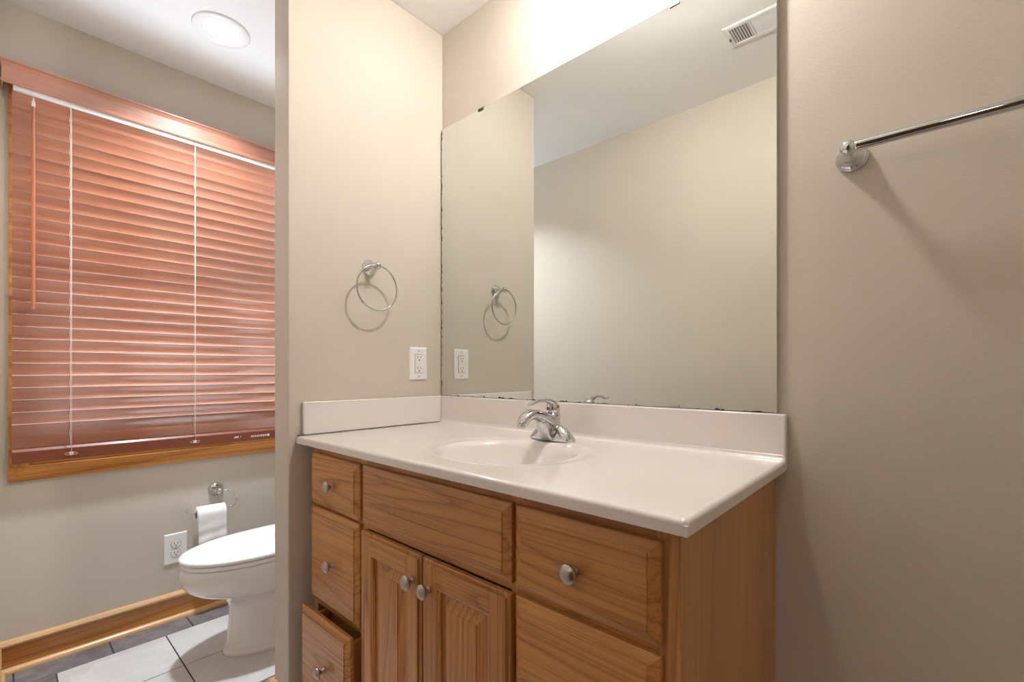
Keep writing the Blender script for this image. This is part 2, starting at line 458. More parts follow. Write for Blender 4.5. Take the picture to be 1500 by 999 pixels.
# window: casing, frame and glass
def rect_sweep(mb, y0, y1, z0, z1, x, prof):
    """mitred frame round a rectangle in the window wall; prof: (outward from opening, into the room)"""
    fr = [((x, y0, z0), (0, -1, -1), (1, 0, 0)), ((x, y1, z0), (0, 1, -1), (1, 0, 0)), ((x, y1, z1), (0, 1, 1), (1, 0, 0)), ((x, y0, z1), (0, -1, 1), (1, 0, 0))]
    mb.sweep(fr, prof, closed_path=True)
m = MB()
casing = [(-.006, 0), (-.006, .010), (0, .012), (.010, .012), (.013, .009), (.018, .009), (.021, .012), (.032, .013), (.035, .010), (.040, .010), (.043, .014), (.070, .018), (.074, .015), (.078, .015), (.081, .019), (.092, .019), (.094, .017), (.094, 0)]
rect_sweep(m, WY0, WY1, WZ0, WZ1, XW, casing)
struct(m.build('trim_1', PINE_Y))
win = MB()
rect_sweep(win, WY0, WY1, WZ0, WZ1, XW - .14, [(0, 0), (0, .14), (-.014, .14), (-.014, 0)])
w1 = struct(win.build('window_1', PINE_Z))
fr = MB(); rect_sweep(fr, WY0 + .014, WY1 - .014, WZ0 + .014, WZ1 - .014, XW - .10, [(0, 0), (0, .035), (-.038, .035), (-.045, .028), (-.045, 0)])
zc = (WZ0 + WZ1) / 2
fr.box(XW - .10, XW - .065, WY0 + .05, WY1 - .05, zc - .02, zc + .02, bevel=.003)
fr.build('window_frame', PINE_Y, w1)
gl = MB(); gl.box(XW - .086, XW - .082, WY0 + .055, WY1 - .055, WZ0 + .055, WZ1 - .055); gl.build('pane', GLASS, w1)

# ------------------------------------------------------------------ vanity cabinet
CX0, CX1 = .045, 1.187
YFF = -.543                                       # face frame front
van = thing('vanity_cabinet', 'oak vanity cabinet with raised doors and nickel knobs under the white countertop', 'vanity cabinet', ((CX0 + CX1) / 2, -.28, 0))
m = MB(); m.box(CX1 - .016, CX1, YFF + .004, -.002, 0, .8725); m.build('side_panel', OAK_SIDE, van)
m = MB(); m.box(CX0, CX0 + .016, YFF + .004, -.002, 0, .8725); m.build('side_panel', OAK_SIDE, van)
m = MB()                                           # face frame: upright stiles, cross rails
m.mi = 0
for a, b in ((CX0, .072), (.322, .356), (.864, .893), (1.152, CX1 + .001)): m.box(a, b, YFF, YFF + .019, .10, .8725, bevel=.0008, seg=1)
m.mi = 1
for a, b in ((.072, .322), (.356, .864), (.893, 1.152)):
    for z0, z1 in ((.842, .8725), (.682, .704), (.10, .125)): m.box(a, b, YFF + .0004, YFF + .019, z0, z1)
for a, b in ((.072, .322), (.893, 1.152)): m.box(a, b, YFF + .0004, YFF + .019, .392, .414)
m.build('face_frame', [OAK_V, OAK_H], van)
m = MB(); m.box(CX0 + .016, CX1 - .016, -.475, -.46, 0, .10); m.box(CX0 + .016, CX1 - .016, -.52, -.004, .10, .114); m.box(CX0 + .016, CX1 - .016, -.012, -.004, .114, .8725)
m.build('carcass', DARKIN, van)

def knob(parent, x, y, z, r=.0165):
    k = MB()
    k.lathe((x, y, z), (0, -1, 0), [(.0085, 0), (.0088, .002), (.0072, .004), (.0060, .009), (.0068, .013), (.0105, .0155), (r - .001, .0175), (r, .0195), (r, .0215), (r - .0012, .0235), (r - .0022, .0238), (r - .003, .0245), (r * .6, .0272), (r * .25, .0284), (.0002, .0286)], n=36)
    return k.build('knob', NICKEL, parent)

def slab_front(name, x0, x1, z0, z1, yb, mat, bev=.017):
    """drawer front: square lip, small step, chamfer up to a raised flat field"""
    mb = MB()
    ins = [(0, 0), (0, .009), (.0012, .0102), (bev * .82, .0162), (bev, .0165), (bev + .0004, .0186), (bev + .0012, .019)]
    rings = [[(x0 + i, yb - d, z0 + i), (x1 - i, yb - d, z0 + i), (x1 - i, yb - d, z1 - i), (x0 + i, yb - d, z1 - i)] for i, d in ins]
    mb.loft(rings, smooth=False)
    return mb.build(name, mat, van)

FB = YFF - .0005
d = slab_front('drawer', .052, .331, .698, .848, FB, OAK_H); knob(d, .200, FB - .019, .772)
d = slab_front('drawer', .052, .331, .410, .689, FB, OAK_H); knob(d, .200, FB - .019, .549)
# lowest left drawer stands a little open and shows its box
OPEN = .028
d = slab_front('drawer', .050, .332, .118, .398, FB - OPEN, OAK_H); knob(d, .206, FB - OPEN - .019, .268)
b = MB()
for q in ((.082, .094, -.50, FB - OPEN, .14, .372), (.300, .312, -.50, FB - OPEN, .14, .372), (.082, .312, -.512, -.50, .14, .372), (.094, .300, -.50, FB - OPEN, .145, .153)):
    b.box(*q)
b.build('drawer_box', OAK_SIDE, d)
slab_front('false_drawer_front', .346, .873, .700, .849, FB, OAK_H)
d = slab_front('drawer', .884, 1.163, .696, .848, FB, OAK_H); knob(d, 1.020, FB - .019, .769)
d = slab_front('drawer', .884, 1.163, .410, .682, FB, OAK_H); knob(d, 1.020, FB - .019, .545)
d = slab_front('drawer', .884, 1.163, .118, .398, FB, OAK_H); knob(d, 1.020, FB - .019, .258)

def door(x0, x1, z0, z1, kx, kz):
    fw = .052
    mb = MB()
    t = .019
    def bar(a0, a1, c0, c1, mi):
        mb.box(a0, a1, FB - .0142, FB, c0, c1, bevel=.0015, seg=1, mi=mi)
        e = .0085
        mb.box(a0 + (e if a0 == x0 else 0), a1 - (e if a1 == x1 else 0), FB - t, FB - .012, c0 + (e if c0 == z0 else 0), c1 - (e if c1 == z1 else 0), bevel=.0018, seg=2, mi=mi)
    bar(x0, x0 + fw, z0, z1, 0); bar(x1 - fw, x1, z0, z1, 0)
    bar(x0 + fw - .001, x1 - fw + .001, z1 - fw, z1, 1); bar(x0 + fw - .001, x1 - fw + .001, z0, z0 + fw, 1)
    # routed bead on the outer edge and moulded inner edge
    mb.mi = 0
    for i0, dd in ((.009, .0006),):
        pass
    a, bb, c, e = x0 + fw, x1 - fw, z0 + fw, z1 - fw
    rings = [[(a + i, FB - dd, c + i), (bb - i, FB - dd, c + i), (bb - i, FB - dd, e - i), (a + i, FB - dd, e - i)] for i, dd in ((-.001, .0185), (.002, .0180), (.004, .0150), (.0065, .0145), (.009, .0105), (.0095, .006))]
    mb.loft(rings, caps=False, smooth=False)
    dr = mb.build('door', [OAK_V, OAK_H], van)
    pb = MB()
    rings = [[(a + i, FB - dd, c + i), (bb - i, FB - dd, c + i), (bb - i, FB - dd, e - i), (a + i, FB - dd, e - i)] for i, dd in ((.004, .002), (.004, .0075), (.012, .0078), (.036, .0155), (.0365, .0172), (.038, .0176))]
    pb.loft(rings, smooth=False)
    pb.build('raised_panel', OAK_V, dr)
    knob(dr, kx, FB - t, kz)
    return dr
door(.345, .6035, .118, .680, .5775, .620)
door(.6085, .873, .118, .680, .6365, .618)

# ------------------------------------------------------------------ countertop with moulded basin
CT_X0, CT_X1, CT_Y0, CT_Z = .002, 1.212, -.580, .896
SKX, SKY, SKA, SKB = .640, -.322, .186, .172       # basin ellipse
ctop = thing('countertop', 'white cultured marble countertop with moulded oval basin on the oak vanity', 'countertop', (.6, -.29, .874))
def top_z(x, y):
    z = CT_Z
    # eased front and right edges
    R = .008
    qx, qy = max(0, R - (CT_X1 - x)), max(0, R - (y - CT_Y0))
    z -= R - math.sqrt(max(0, R * R - min(R * R, qx * qx + qy * qy)))
    # cove up to the backsplash
    Rc = .012
    if y > -.022 - Rc:
        q = y - (-.022 - Rc); z += Rc - math.sqrt(max(0, Rc * Rc - q * q))
    # shallow outer dish, then the bowl
    ro = math.hypot((x - SKX) / (SKA + .055), (y - SKY) / (SKB + .035))
    if ro < 1:
        s = min(1, (1 - ro) / .16); z -= .0035 * (s * s * (3 - 2 * s))
    r = math.hypot((x - SKX) / SKA, (y - SKY) / SKB)
    if r < 1.04:
        if r > .93:
            s = (1.04 - r) / .11; z -= .012 * s * s
        else:
            z -= .012
            q = r / .93
            z -= .120 * (1 - q ** 2.8)
    return z
def steps(a, b, n, extra):
    s = {round(a + (b - a) * i / n, 5) for i in range(n + 1)} | {round(e, 5) for e in extra}
    return sorted(s)
gx = steps(CT_X0, CT_X1, 220, [CT_X1 - .008 * (1 - math.cos(k * PI / 16)) for k in range(9)])
gy = steps(CT_Y0, -.022, 110, [CT_Y0 + .008 * (1 - math.cos(k * PI / 16)) for k in range(9)] + [-.034 + .012 * math.sin(k * PI / 16) for k in range(9)])
m = MB()
grid = [[m.bm.verts.new((x, y, top_z(x, y))) for y in gy] for x in gx]
for i in range(len(gx) - 1):
    for j in range(len(gy) - 1):
        m._f([grid[i][j], grid[i + 1][j], grid[i + 1][j + 1], grid[i][j + 1]], True)
ZB = .8735
under = [[m.bm.verts.new((x, y, min(ZB, top_z(x, y) - .014) if math.hypot((x - SKX) / SKA, (y - SKY) / SKB) < 1.1 else ZB)) for y in gy] for x in gx]
for i in range(len(gx) - 1):
    for j in range(len(gy) - 1):
        m._f([under[i][j], under[i][j + 1], under[i + 1][j + 1], under[i + 1][j]], True)
def rim(g_): return [g[0] for g in g_] + g_[-1][1:] + [g[-1] for g in reversed(g_[:-1])] + list(reversed(g_[0][1:-1]))
edge = [g[0] for g in grid] + grid[-1][1:] + [g[-1] for g in reversed(grid[:-1])] + list(reversed(grid[0][1:-1]))
low = rim(under)
for k in range(len(edge)):
    l = (k + 1) % len(edge)
    m._f([edge[k], low[k], low[l], edge[l]], False)
m.build('basin_top', MARBLE, ctop)
m = MB(); m.box(CT_X0, CT_X1, -.022, -.0012, ZB, .999, bevel=.004, seg=3); m.build('backsplash', MARBLE, ctop)
m = MB(); m.box(.0012, .016, -.563, -.0225, CT_Z + .0015, .9995, bevel=.003, seg=2); m.build('side_splash', MARBLE, ctop)
m = MB()                                           # open caulk seam under the side splash, broken along its length
y = -.578
while y < -.12:
    l = random.uniform(.03, .09)
    m.box(.003, .0168, y, min(y + l, -.10), CT_Z - .0006, CT_Z + .0022); y += l + random.uniform(.002, .015)
m.build('caulk_seam', CAULK, ctop)
m = MB(); m.lathe((SKX, SKY, top_z(SKX, SKY) + .0005), (0, 0, 1), [(.022, 0), (.022, .002), (.018, .0025), (.016, .001), (.002, .0012)], n=32); m.build('drain', CHROME, ctop)

# ------------------------------------------------------------------ faucet
FX, FY, FZ = .632, -.112, CT_Z
fau = thing('faucet', 'chrome single-lever centerset faucet behind the oval basin', 'faucet', (FX, FY, FZ))
def ellring(c, u, v, a, b, n=28, p=2.0):
    c, u, v = Vector(c), Vector(u), Vector(v); out = []
    for i in range(n):
        t = 2 * PI * i / n; ct, st = math.cos(t), math.sin(t)
        out.append(c + u * (a * math.copysign(abs(ct) ** (2 / p), ct)) + v * (b * math.copysign(abs(st) ** (2 / p), st)))
    return out
X3, Y3, Z3 = (1, 0, 0), (0, 1, 0), (0, 0, 1)
m = MB()                                           # deck plate with two sloping rounded wings
m.loft([ellring((FX, FY, FZ + h), X3, Y3, .079 * s, .026 * s, n=40, p=2.5) for h, s in ((.0004, 1), (.003, 1), (.006, .985), (.0075, .95))])
for s in (-1, 1):
    secs = []
    for t in [k / 10 for k in range(11)]:
        cx = FX + s * (.018 + .058 * t); top = .041 * max(0, 1 - t ** 1.7) ** .85 + .0035 * math.sqrt(max(0, 1 - t ** 4)) + .001
        hw = .0255 * math.sqrt(max(.02, 1 - (t * .97) ** 5))
        secs.append([Vector((cx, FY + hw * math.cos(PI * k / 12), FZ + top * math.sin(PI * k / 12) + .0005)) for k in range(13)])
    m.loft(secs, caps=True, smooth=True)
m.build('base_plate', CHROME, fau)
m = MB()                                           # body column leaning back into the cap
secs = []
for h, yo, a, b2 in ((.002, -.004, .026, .030), (.02, -.003, .0235, .027), (.045, -.001, .021, .024), (.065, .002, .0195, .0215), (.078, .003, .019, .020)):
    secs.append(ellring((FX, FY + yo, FZ + h), X3, Y3, a, b2, p=2.6))
m.loft(secs)
m.build('body', CHROME, fau)
m = MB()                                           # arched spout
path = spline([(FY - .004, .040), (FY - .030, .058), (FY - .062, .073), (FY - .096, .079), (FY - .122, .070), (FY - .137, .054)], 6)
secs = []
for i, (yy, zz) in enumerate(path):
    t = i / (len(path) - 1)
    a = path[max(0, i - 1)]; bq = path[min(len(path) - 1, i + 1)]
    tg = Vector((0, bq[0] - a[0], bq[1] - a[1])).normalized(); up = tg.cross(Vector(X3)).normalized()
    wv = .0195 - .0045 * t + .003 * math.sin(PI * t); hv = .020 - .009 * t
    secs.append(ellring((FX, yy, FZ + zz), X3, up, wv, hv, p=2.4))
m.loft(secs)
m.lathe((FX, FY - .1345, FZ + .056), (0, -.35, -1), [(.0105, 0), (.0105, .010), (.009, .0108), (.008, .006), (.001, .006)], n=24)
m.build('spout', CHROME, fau)
m = MB()                                           # brace under the spout running down to the plate
secs = []
for t in [k / 8 for k in range(9)]:
    yy = FY - .020 - .028 * (1 - (1 - t) ** 2) * .9; zz = .002 + .058 * t
    secs.append(ellring((FX, yy, FZ + zz), X3, Y3, .0215 - .004 * t, .011 + .006 * t, p=3))
m.loft(secs)
m.build('spout_brace', CHROME, fau)
hd = MB()                                          # domed cap and lever curling forward over the spout
hd.loft([ellring((FX, FY + .003 + yo, FZ + h), X3, (0, 1, 0), a, a * 1.08) for h, a, yo in ((.0785, .0185, 0), (.081, .0205, 0), (.092, .0205, .001), (.101, .018, .000), (.108, .0125, -.003), (.112, .006, -.006), (.113, .0005, -.007))])
lev = spline([(FY + .006, .103, .013, .009), (FY - .020, .114, .0135, .0075), (FY - .045, .1165, .0105, .0055), (FY - .072, .114, .0085, .0045), (FY - .092, .109, .0095, .0042), (FY - .108, .1085, .0100, .0038), (FY - .115, .1105, .004, .002)], 5)
secs = []
for i, (yy, zz, a, b2) in enumerate(lev):
    p, q = lev[max(0, i - 1)], lev[min(len(lev) - 1, i + 1)]
    tg = Vector((0, q[0] - p[0], q[1] - p[1])).normalized(); up = tg.cross(Vector(X3)).normalized()
    secs.append(ellring((FX, yy, FZ + zz), X3, up, a, b2))
hd.loft(secs)
hh = hd.build('lever_handle', CHROME, fau)
dot = MB(); dot.lathe((FX, FY - .0185, FZ + .091), (0, -1, .15), [(.0042, 0), (.0042, .002), (.003, .0026), (.0002, .0027)], n=16)
lab(dot.build('temperature_button', simple('red_indicator', (0.25, 0.03, 0.02), rough=.3), hh), 'dark red temperature button')
m = MB(); m.tube([(FX, FY + .029, FZ + .001), (FX, FY + .029, FZ + .040)], .0022, n=10); m.lathe((FX, FY + .029, FZ + .040), Z3, [(.0022, 0), (.0042, .002), (.0042, .006), (.001, .009)], n=16)
m.build('lift_rod', CHROME, fau)

# ------------------------------------------------------------------ mirror
MX0, MX1, MZ0, MZ1, MT = .009, 1.192, 1.0005, 2.052, .013
mir = thing('wall_mirror', 'large frameless mirror clipped to the wall above the backsplash', 'mirror', ((MX0 + MX1) / 2, -.002, MZ0))
m = MB(); m.box(MX0, MX1, -.001 - MT, -.001, MZ0, MZ1)
gm = m.build('mirror_glass', [MIRROR, GLASSEDGE], mir)
for p in gm.data.polygons:
    p.material_index = 0 if p.normal.y < -.5 else 1
for cx_, top in ((.232, 1), (.956, 1), (.236, 0), (.955, 0)):
    c = MB(); z = MZ1 if top else MZ0
    s = 1 if top else -1
    c.box(cx_ - .013, cx_ + .013, -.0165, -.0142, z - s * .007 if top else z, z + s * .002 if top else z + .007, bevel=.0006, seg=1)
    if top: c.box(cx_ - .013, cx_ + .013, -.0165, -.0005, z + .0002, z + .0022, bevel=.0004, seg=1); c.box(cx_ - .008, cx_ + .008, -.003, -.0005, z, z + .012)
    c.build('mirror_clip', DARKMETAL if top else CHROME, mir)

# ------------------------------------------------------------------ towel ring on the partition
POST = [(.0275, 0), (.0278, .003), (.0262, .0052), (.0255, .0058), (.0250, .0085), (.0232, .0105), (.0225, .011), (.020, .0155), (.0150, .0225), (.0105, .030), (.0082, .038), (.0078, .046)]
tr = thing('towel_ring', 'chrome towel ring on the beige partition wall above the outlet', 'towel ring', (0, -.330, 1.447))
m = MB(); m.lathe((.0004, -.330, 1.4545), (1, 0, 0), POST, n=40); m.build('wall_plate', CHROME, tr)
m = MB(); m.lathe((.041, -.330, 1.4545), (1, 0, 0), [(.0125 * math.sin(PI * k / 14), .0125 * (1 - math.cos(PI * k / 14))) for k in range(15)], n=28); m.build('ball_knob', CHROME, tr)
RC = Vector((.0535, -.330, 1.4545 - .0765)); RR = .0765
m = MB(); m.tube([RC + Vector((0, RR * math.sin(2 * PI * k / 72), RR * math.cos(2 * PI * k / 72))) for k in range(72)], .0032, n=12, closed=True); m.build('ring', CHROME, tr)

# ------------------------------------------------------------------ towel bar on the mirror wall
BXL, BXR, BZ, BYB = 1.329, 1.939, 1.538, -.062
tb = thing('towel_bar', 'long polished chrome towel bar on the wall right of the mirror', 'towel bar', ((BXL + BXR) / 2, 0, BZ))
for x in (BXL, BXR):
    m = MB(); m.lathe((x, -.0004, BZ), (0, -1, 0), [(r * 1.02, d) for r, d in POST] + [(.0078, .052)], n=44); m.build('wall_plate', CHROME, tb)
    m = MB(); m.lathe((x, BYB + .0145, BZ), (0, -1, 0), [(.0145 * math.sin(PI * k / 14), .0145 * (1 - math.cos(PI * k / 14))) for k in range(15)], n=28); m.build('ball_knob', CHROME, tb)
m = MB(); m.lathe((BXL + .010, BYB, BZ), (1, 0, 0), [(.0095, 0), (.0095, .004), (.0096, .005), (.0096, BXR - BXL - .025), (.0095, BXR - BXL - .024), (.0095, BXR - BXL - .02)], n=28); m.build('bar', CHROME, tb)

# ------------------------------------------------------------------ wall outlets
def plate_mesh(o, u, n_, w, h, t=.0055):
    """bevelled cover plate; o centre on wall, u horizontal, n_ outward"""
    o, u, n_ = Vector(o), Vector(u), Vector(n_); v = Vector(Z3); mb = MB()
    mb.loft([[o + n_ * d + u * (sx * (w / 2 - i)) + v * (sz * (h / 2 - i)) for sx, sz in ((-1, -1), (1, -1), (1, 1), (-1, 1))] for d, i in ((.0003, 0), (.0025, 0), (t - .0006, .003), (t, .0055))], smooth=False)
    return mb
def obox(mb, o, u, n_, cu, cz, w, h, d0, d1):
    o, u, n_ = Vector(o), Vector(u), Vector(n_); v = Vector(Z3)
    mb.loft([[o + n_ * d + u * (cu + sx * w / 2) + v * (cz + sz * h / 2) for sx, sz in ((-1, -1), (1, -1), (1, 1), (-1, 1))] for d in (d0, d1)], smooth=False)
def slots(o, u, n_, d, c, name, parent):
    mb = MB()
    obox(mb, o, u, n_, -.0066, c + .004, .0022, .0088, d - .001, d + .0003)
    obox(mb, o, u, n_, .0066, c + .004, .0022, .0072, d - .001, d + .0003)
    mb.lathe(Vector(o) + Vector(n_) * (d - .001) + Vector(Z3) * (c - .0072), n_, [(.0029, 0), (.0029, .0013)], n=14)
    return mb.build(name, SLOT, parent)
# rectangular style, beige wall
o, u, n_ = Vector((0, -.1225, 1.124)), (0, 1, 0), (1, 0, 0)
out1 = thing('wall_outlet', 'white rectangular-faced outlet on the beige wall beside the mirror', 'outlet', o)
plate_mesh(o, u, n_, .080, .124).build('cover_plate', PLASTIC, out1)
m = MB(); obox(m, o, u, n_, 0, 0, .034, .068, .004, .0078); rc = m.build('receptacle', PLASTIC, out1)
m = MB()
for cu, w, cz, h in ((-.0178, .0012, 0, .0704), (.0178, .0012, 0, .0704), (0, .0356, -.0348, .0012), (0, .0356, .0348, .0012)): obox(m, o, u, n_, cu, cz, w, h, .0045, .0058)
m.build('face_gap', SLOT, rc)
for c in (.020, -.020): slots(o, u, n_, .0078, c, 'socket_slots', rc)
m = MB(); obox(m, o, u, n_, 0, .0035, .010, .0045, .0078, .0086); obox(m, o, u, n_, 0, -.0035, .010, .0045, .0078, .0086); m.build('test_button', PLASTIC, rc)
for c in (.0485, -.0485):
    m = MB(); m.lathe(o + Vector(n_) * .0052 + Vector(Z3) * c, n_, [(.003, 0), (.003, .0012), (.001, .0016)], n=14); m.build('screw', NICKEL, out1)
# round-faced duplex, window wall
o, n_ = Vector((XW, -.667, .309)), (1, 0, 0)
out2 = thing('wall_outlet', 'white double round-faced outlet low on the wall beside the toilet', 'outlet', o)
plate_mesh(o, u, n_, .086, .134).build('cover_plate', PLASTIC, out2)
for c in (.0205, -.0205):
    m = MB()
    pc = Vector(o) + Vector(Z3) * c
    def rnd(s, d): return [pc + Vector(n_) * d + Vector(u) * (.0175 * s * math.cos(2 * PI * k / 36)) + Vector(Z3) * max(-.0142 * s, min(.0142 * s, .0175 * s * math.sin(2 * PI * k / 36))) for k in range(36)]
    m.mi = 1; m.loft([rnd(1.07, .0045), rnd(1.07, .0058)], smooth=False)
    m.mi = 0; m.loft([rnd(1, .0045), rnd(1, .0074), rnd(.95, .0078)], smooth=False)
    r_ = m.build('receptacle', [PLASTIC, SLOT], out2)
    slots(o, u, n_, .0078, c, 'socket_slots', r_)
m = MB(); m.lathe(o + Vector(n_) * .0052, n_, [(.003, 0), (.003, .0012), (.001, .0016)], n=14); m.build('screw', NICKEL, out2)

# ------------------------------------------------------------------ window blind
bl = thing('window_blind', 'closed reddish-brown wooden slat blind with valance hanging over the window', 'window blind', (XW + .02, -.605, .76))
SY0, SY1, SXC = -1.163, -.047, -1.003
VX = -.962                                          # valance face
m = MB()
vp = [(0, 0), (.002, -.004), (.0105, -.004), (.012, 0), (.012, .006), (.008, .012), (.009, .055), (.013, .068), (.019, .073), (.019, .078), (0, .078)]
VZ, VY0, VY1 = 2.120, -1.184, -.026
m.sweep([((XW + .0005, VY0, VZ), (0, -1, 0), Z3), ((VX - .012, VY0, VZ), (1, -1, 0), Z3), ((VX - .012, VY1, VZ), (1, 1, 0), Z3), ((XW + .0005, VY1, VZ), (0, 1, 0), Z3)],
        [(a * .55, b) for a, b in vp])
m.build('valance', CHERRY, bl)
m = MB(); m.box(XW + .021, VX - .014, SY0 + .002, SY1 - .002, 2.104, 2.140, bevel=.002, seg=1); m.build('headrail', WHITEM, bl)
m = MB()                                           # slats: crowned, closed with the room-side edge up
PITCH, SW, TILT = .0445, .0505, math.radians(68)
z = 2.080; slat_z = []
while z > .86:
    slat_z.append(z); z -= PITCH
for zc_ in slat_z:
    tl = TILT + random.uniform(-.02, .02)
    ca, sa = math.cos(tl), math.sin(tl)
    prof = []
    K = 8
    def crown(s): return .0030 * (1 - (2 * s) ** 2)
    for k in range(K + 1):
        s = -.5 + k / K; w_, c_ = s * SW, crown(s) + .0013
        prof.append((w_, c_))
    for k in range(K, -1, -1):
        s = -.5 + k / K; prof.append((s * SW, crown(s) - .0013))
    # width axis points up and into the room, crown to the outside (seen face is hollow)
    fr_ = [((SXC, y_, zc_), (ca, 0, sa), (-sa, 0, ca)) for y_ in (SY0, SY1)]
    m.sweep(fr_, prof, smooth=False)
m.sweep([((SXC - .0165, y_, .826), (.03, 0, .9995), (-.9995, 0, .03)) for y_ in (SY0, SY1)], [(-.027, -.0012), (.029, -.0012), (.029, .0012), (-.027, .0012)])
DAYLIT = wood('daylight_tinted_slat', 'y', (0.62, 0.50, 0.43), (0.70, 0.58, 0.51), (0.74, 0.62, 0.55), bands=3, coat=1.0, rough=0.5, along=0.6, across=14, pore=0.15, coat_rough=0.2, coat_ior=1.8)
so = m.build('slat_panel', [CHERRY, DAYLIT], bl)
for p in so.data.polygons:                          # pale colour on window side and upper edges stands in for daylight glow
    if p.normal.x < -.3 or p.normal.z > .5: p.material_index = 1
m = MB(); m.box(SXC - .0245, SXC + .0245 - .006, SY0, SY1, .778, .795, bevel=.003, seg=2)
rail = MB()
rp = [(-.008, 0), (.0045, 0), (.0065, .002), (.0065, .0405), (.0055, .0425), (-.0015, .0500), (-.004, .0508), (-.008, .0508)]
rail.sweep([((SXC, SY0, .760), X3, Z3), ((SXC, SY1, .760), X3, Z3)], rp)
m.bm.free()
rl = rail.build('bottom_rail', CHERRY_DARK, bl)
XF = SXC + .0065
mk = MB()                                          # small printed notice, too fine to read
def mark(y0, y1, z0, z1): mk.box(XF - .0002, XF + .0003, y0, y1, z0, z1)
y = -.447
for h in (.006, .009, .007, .009): mark(y, y + .0035, .778, .778 + h); y += .005
mark(-.420, -.418, .779, .786)
mk.build('logo', INKW, rl); mk = MB()
y = -.374
while y < -.300:
    w_ = random.uniform(.003, .008)
    mark(y, y + w_, .7795, .7795 + random.uniform(.003, .0045)); mark(y, y + w_ * .8, .7745, .7745 + .0028); y += w_ + .002
mark(-.298, -.290, .7745, .785)
mk.build('lettering', INKW, rl)
XC = SXC + .0165
for yc in (-1.008, -.605, -.202):
    c = MB()
    c.tube([(XC, yc, 2.10), (XC, yc, .80), (XC - .006, yc, .782)], .0007, n=8)
    c.tube([(XC - .003 + .0015 * math.sin(k * 2.1), yc - .003 + .0010 * math.sin(k * 1.3), 2.10 - k * .013) for k in range(100)], .0006 if yc > -.9 else .0012, n=6)
    c.tube([(SXC - .0165, yc, 2.10), (SXC - .0165, yc, .80)], .0011, n=6)
    for zc_ in slat_z: c.box(XC - .006, XC, yc - .0030, yc + .0005, zc_ + .018, zc_ + .0195)
    c.lathe((XF, yc, .780), (1, 0, 0), [(.007, 0), (.007, .0016), (.005, .0026), (.002, .003)], n=18)
    c.tube([(XF + .004, yc - .018 * abs(math.sin(k * PI / 10)) * (1 if k < 11 else -1), .780 + .005 * math.cos(k * PI / 10)) for k in range(20)], .0006, n=5, closed=True)
    c.build('ladder_cord', CORDM, bl)
wd = MB(); wd.tube([(VX - .012, -1.110, 2.09), (VX - .012, -1.110, 2.072)], .0028, n=10)
wd.box(VX - .017, VX - .007, -1.115, -1.105, 2.058, 2.076, bevel=.001, seg=1)
wo = wd.build('wand_hook', WHITEM, bl)
wd = MB(); wd.lathe((VX - .012, -1.110, 1.318), Z3, [(.0035, 0), (.0052, .003), (.0052, .30), (.0043, .72), (.004, .745), (.002, .75)], n=8, smooth=False); lab(wd.build('tilt_wand', CHERRY_Z, bl), 'wooden tilt wand')

# ------------------------------------------------------------------ toilet
TX = -.578
to = thing('toilet', 'white porcelain toilet with closed lid between window wall and partition', 'toilet', (TX, -.40, 0))
def egg(yf, yb, hw, z, n=56, k=.60, p=2.0, cx=TX):
    """plan outline: pointed-round front at yf, squarer back at yb; widest k of the way back"""
    ym = yf + (yb - yf) * k; out = []
    for i in range(n):
        t = 2 * PI * i / n; c, s = math.cos(t), math.sin(t)
        if s < 0: q = 2.05; yy = ym - (ym - yf) * abs(s) ** (2 / q) ; xx = hw * math.copysign(abs(c) ** (2 / q), c)
        else: q = 3.2; yy = ym + (yb - ym) * abs(s) ** (2 / q); xx = hw * math.copysign(abs(c) ** (2 / q), c)
        out.append((cx + xx, yy, z))
    return out
sec = spline([(-.612, -.10, .118, 0), (-.612, -.10, .118, .010), (-.604, -.10, .111, .028), (-.596, -.10, .105, .09), (-.592, -.10, .103, .150), (-.597, -.10, .112, .195), (-.628, -.12, .133, .228), (-.695, -.16, .157, .256), (-.735, -.20, .169, .286), (-.752, -.22, .173, .322), (-.754, -.22, .172, .350), (-.746, -.22, .168, .3695)], 4)
m = MB(); m.loft([egg(*s, k=.55) for s in sec])
m.build('bowl', PORCELAIN, to)
m = MB(); m.loft([egg(-.750 - a, -.235, .172 + a, z, k=.57) for a, z in ((-.006, .370), (-.001, .372), (.001, .377), (.001, .383), (-.003, .3865), (-.010, .387))]); m.build('seat_ring', SEATW, to)
m = MB(); m.loft([egg(-.753 - a, -.232, .174 + a, z, k=.57) for a, z in ((-.007, .3895), (-.001, .391), (.0015, .395), (.0015, .401), (-.002, .4055), (-.010, .4085), (-.03, .4105), (-.08, .412), (-.13, .4125))], cap_smooth=True); m.build('lid', SEATW, to)
m = MB(); m.box(TX - .215, TX + .215, -.212, -.024, .372, .715, bevel=.022, seg=4); m.box(TX - .13, TX + .13, -.25, -.06, .30, .372, bevel=.015, seg=3); m.build('tank', PORCELAIN, to)
m = MB(); m.box(TX - .224, TX + .224, -.220, -.018, .715, .748, bevel=.010, seg=3); m.build('tank_lid', PORCELAIN, to)
m = MB(); m.lathe((TX - .16, -.212, .66), (0, -1, 0), [(.012, 0), (.012, .008), (.006, .010), (.006, .018)], n=20); m.tube([(TX - .16, -.229, .66), (TX - .12, -.231, .657), (TX - .085, -.229, .652)], [.005, .0055, .006], n=10); m.build('flush_lever', CHROME, to)
for s in (-1, 1):
    m = MB(); m.lathe((TX + s * .075, -.232, .386), (s, 0, 0), [(.009, -.02), (.009, .02)], n=16); m.build('hinge', SEATW, to)

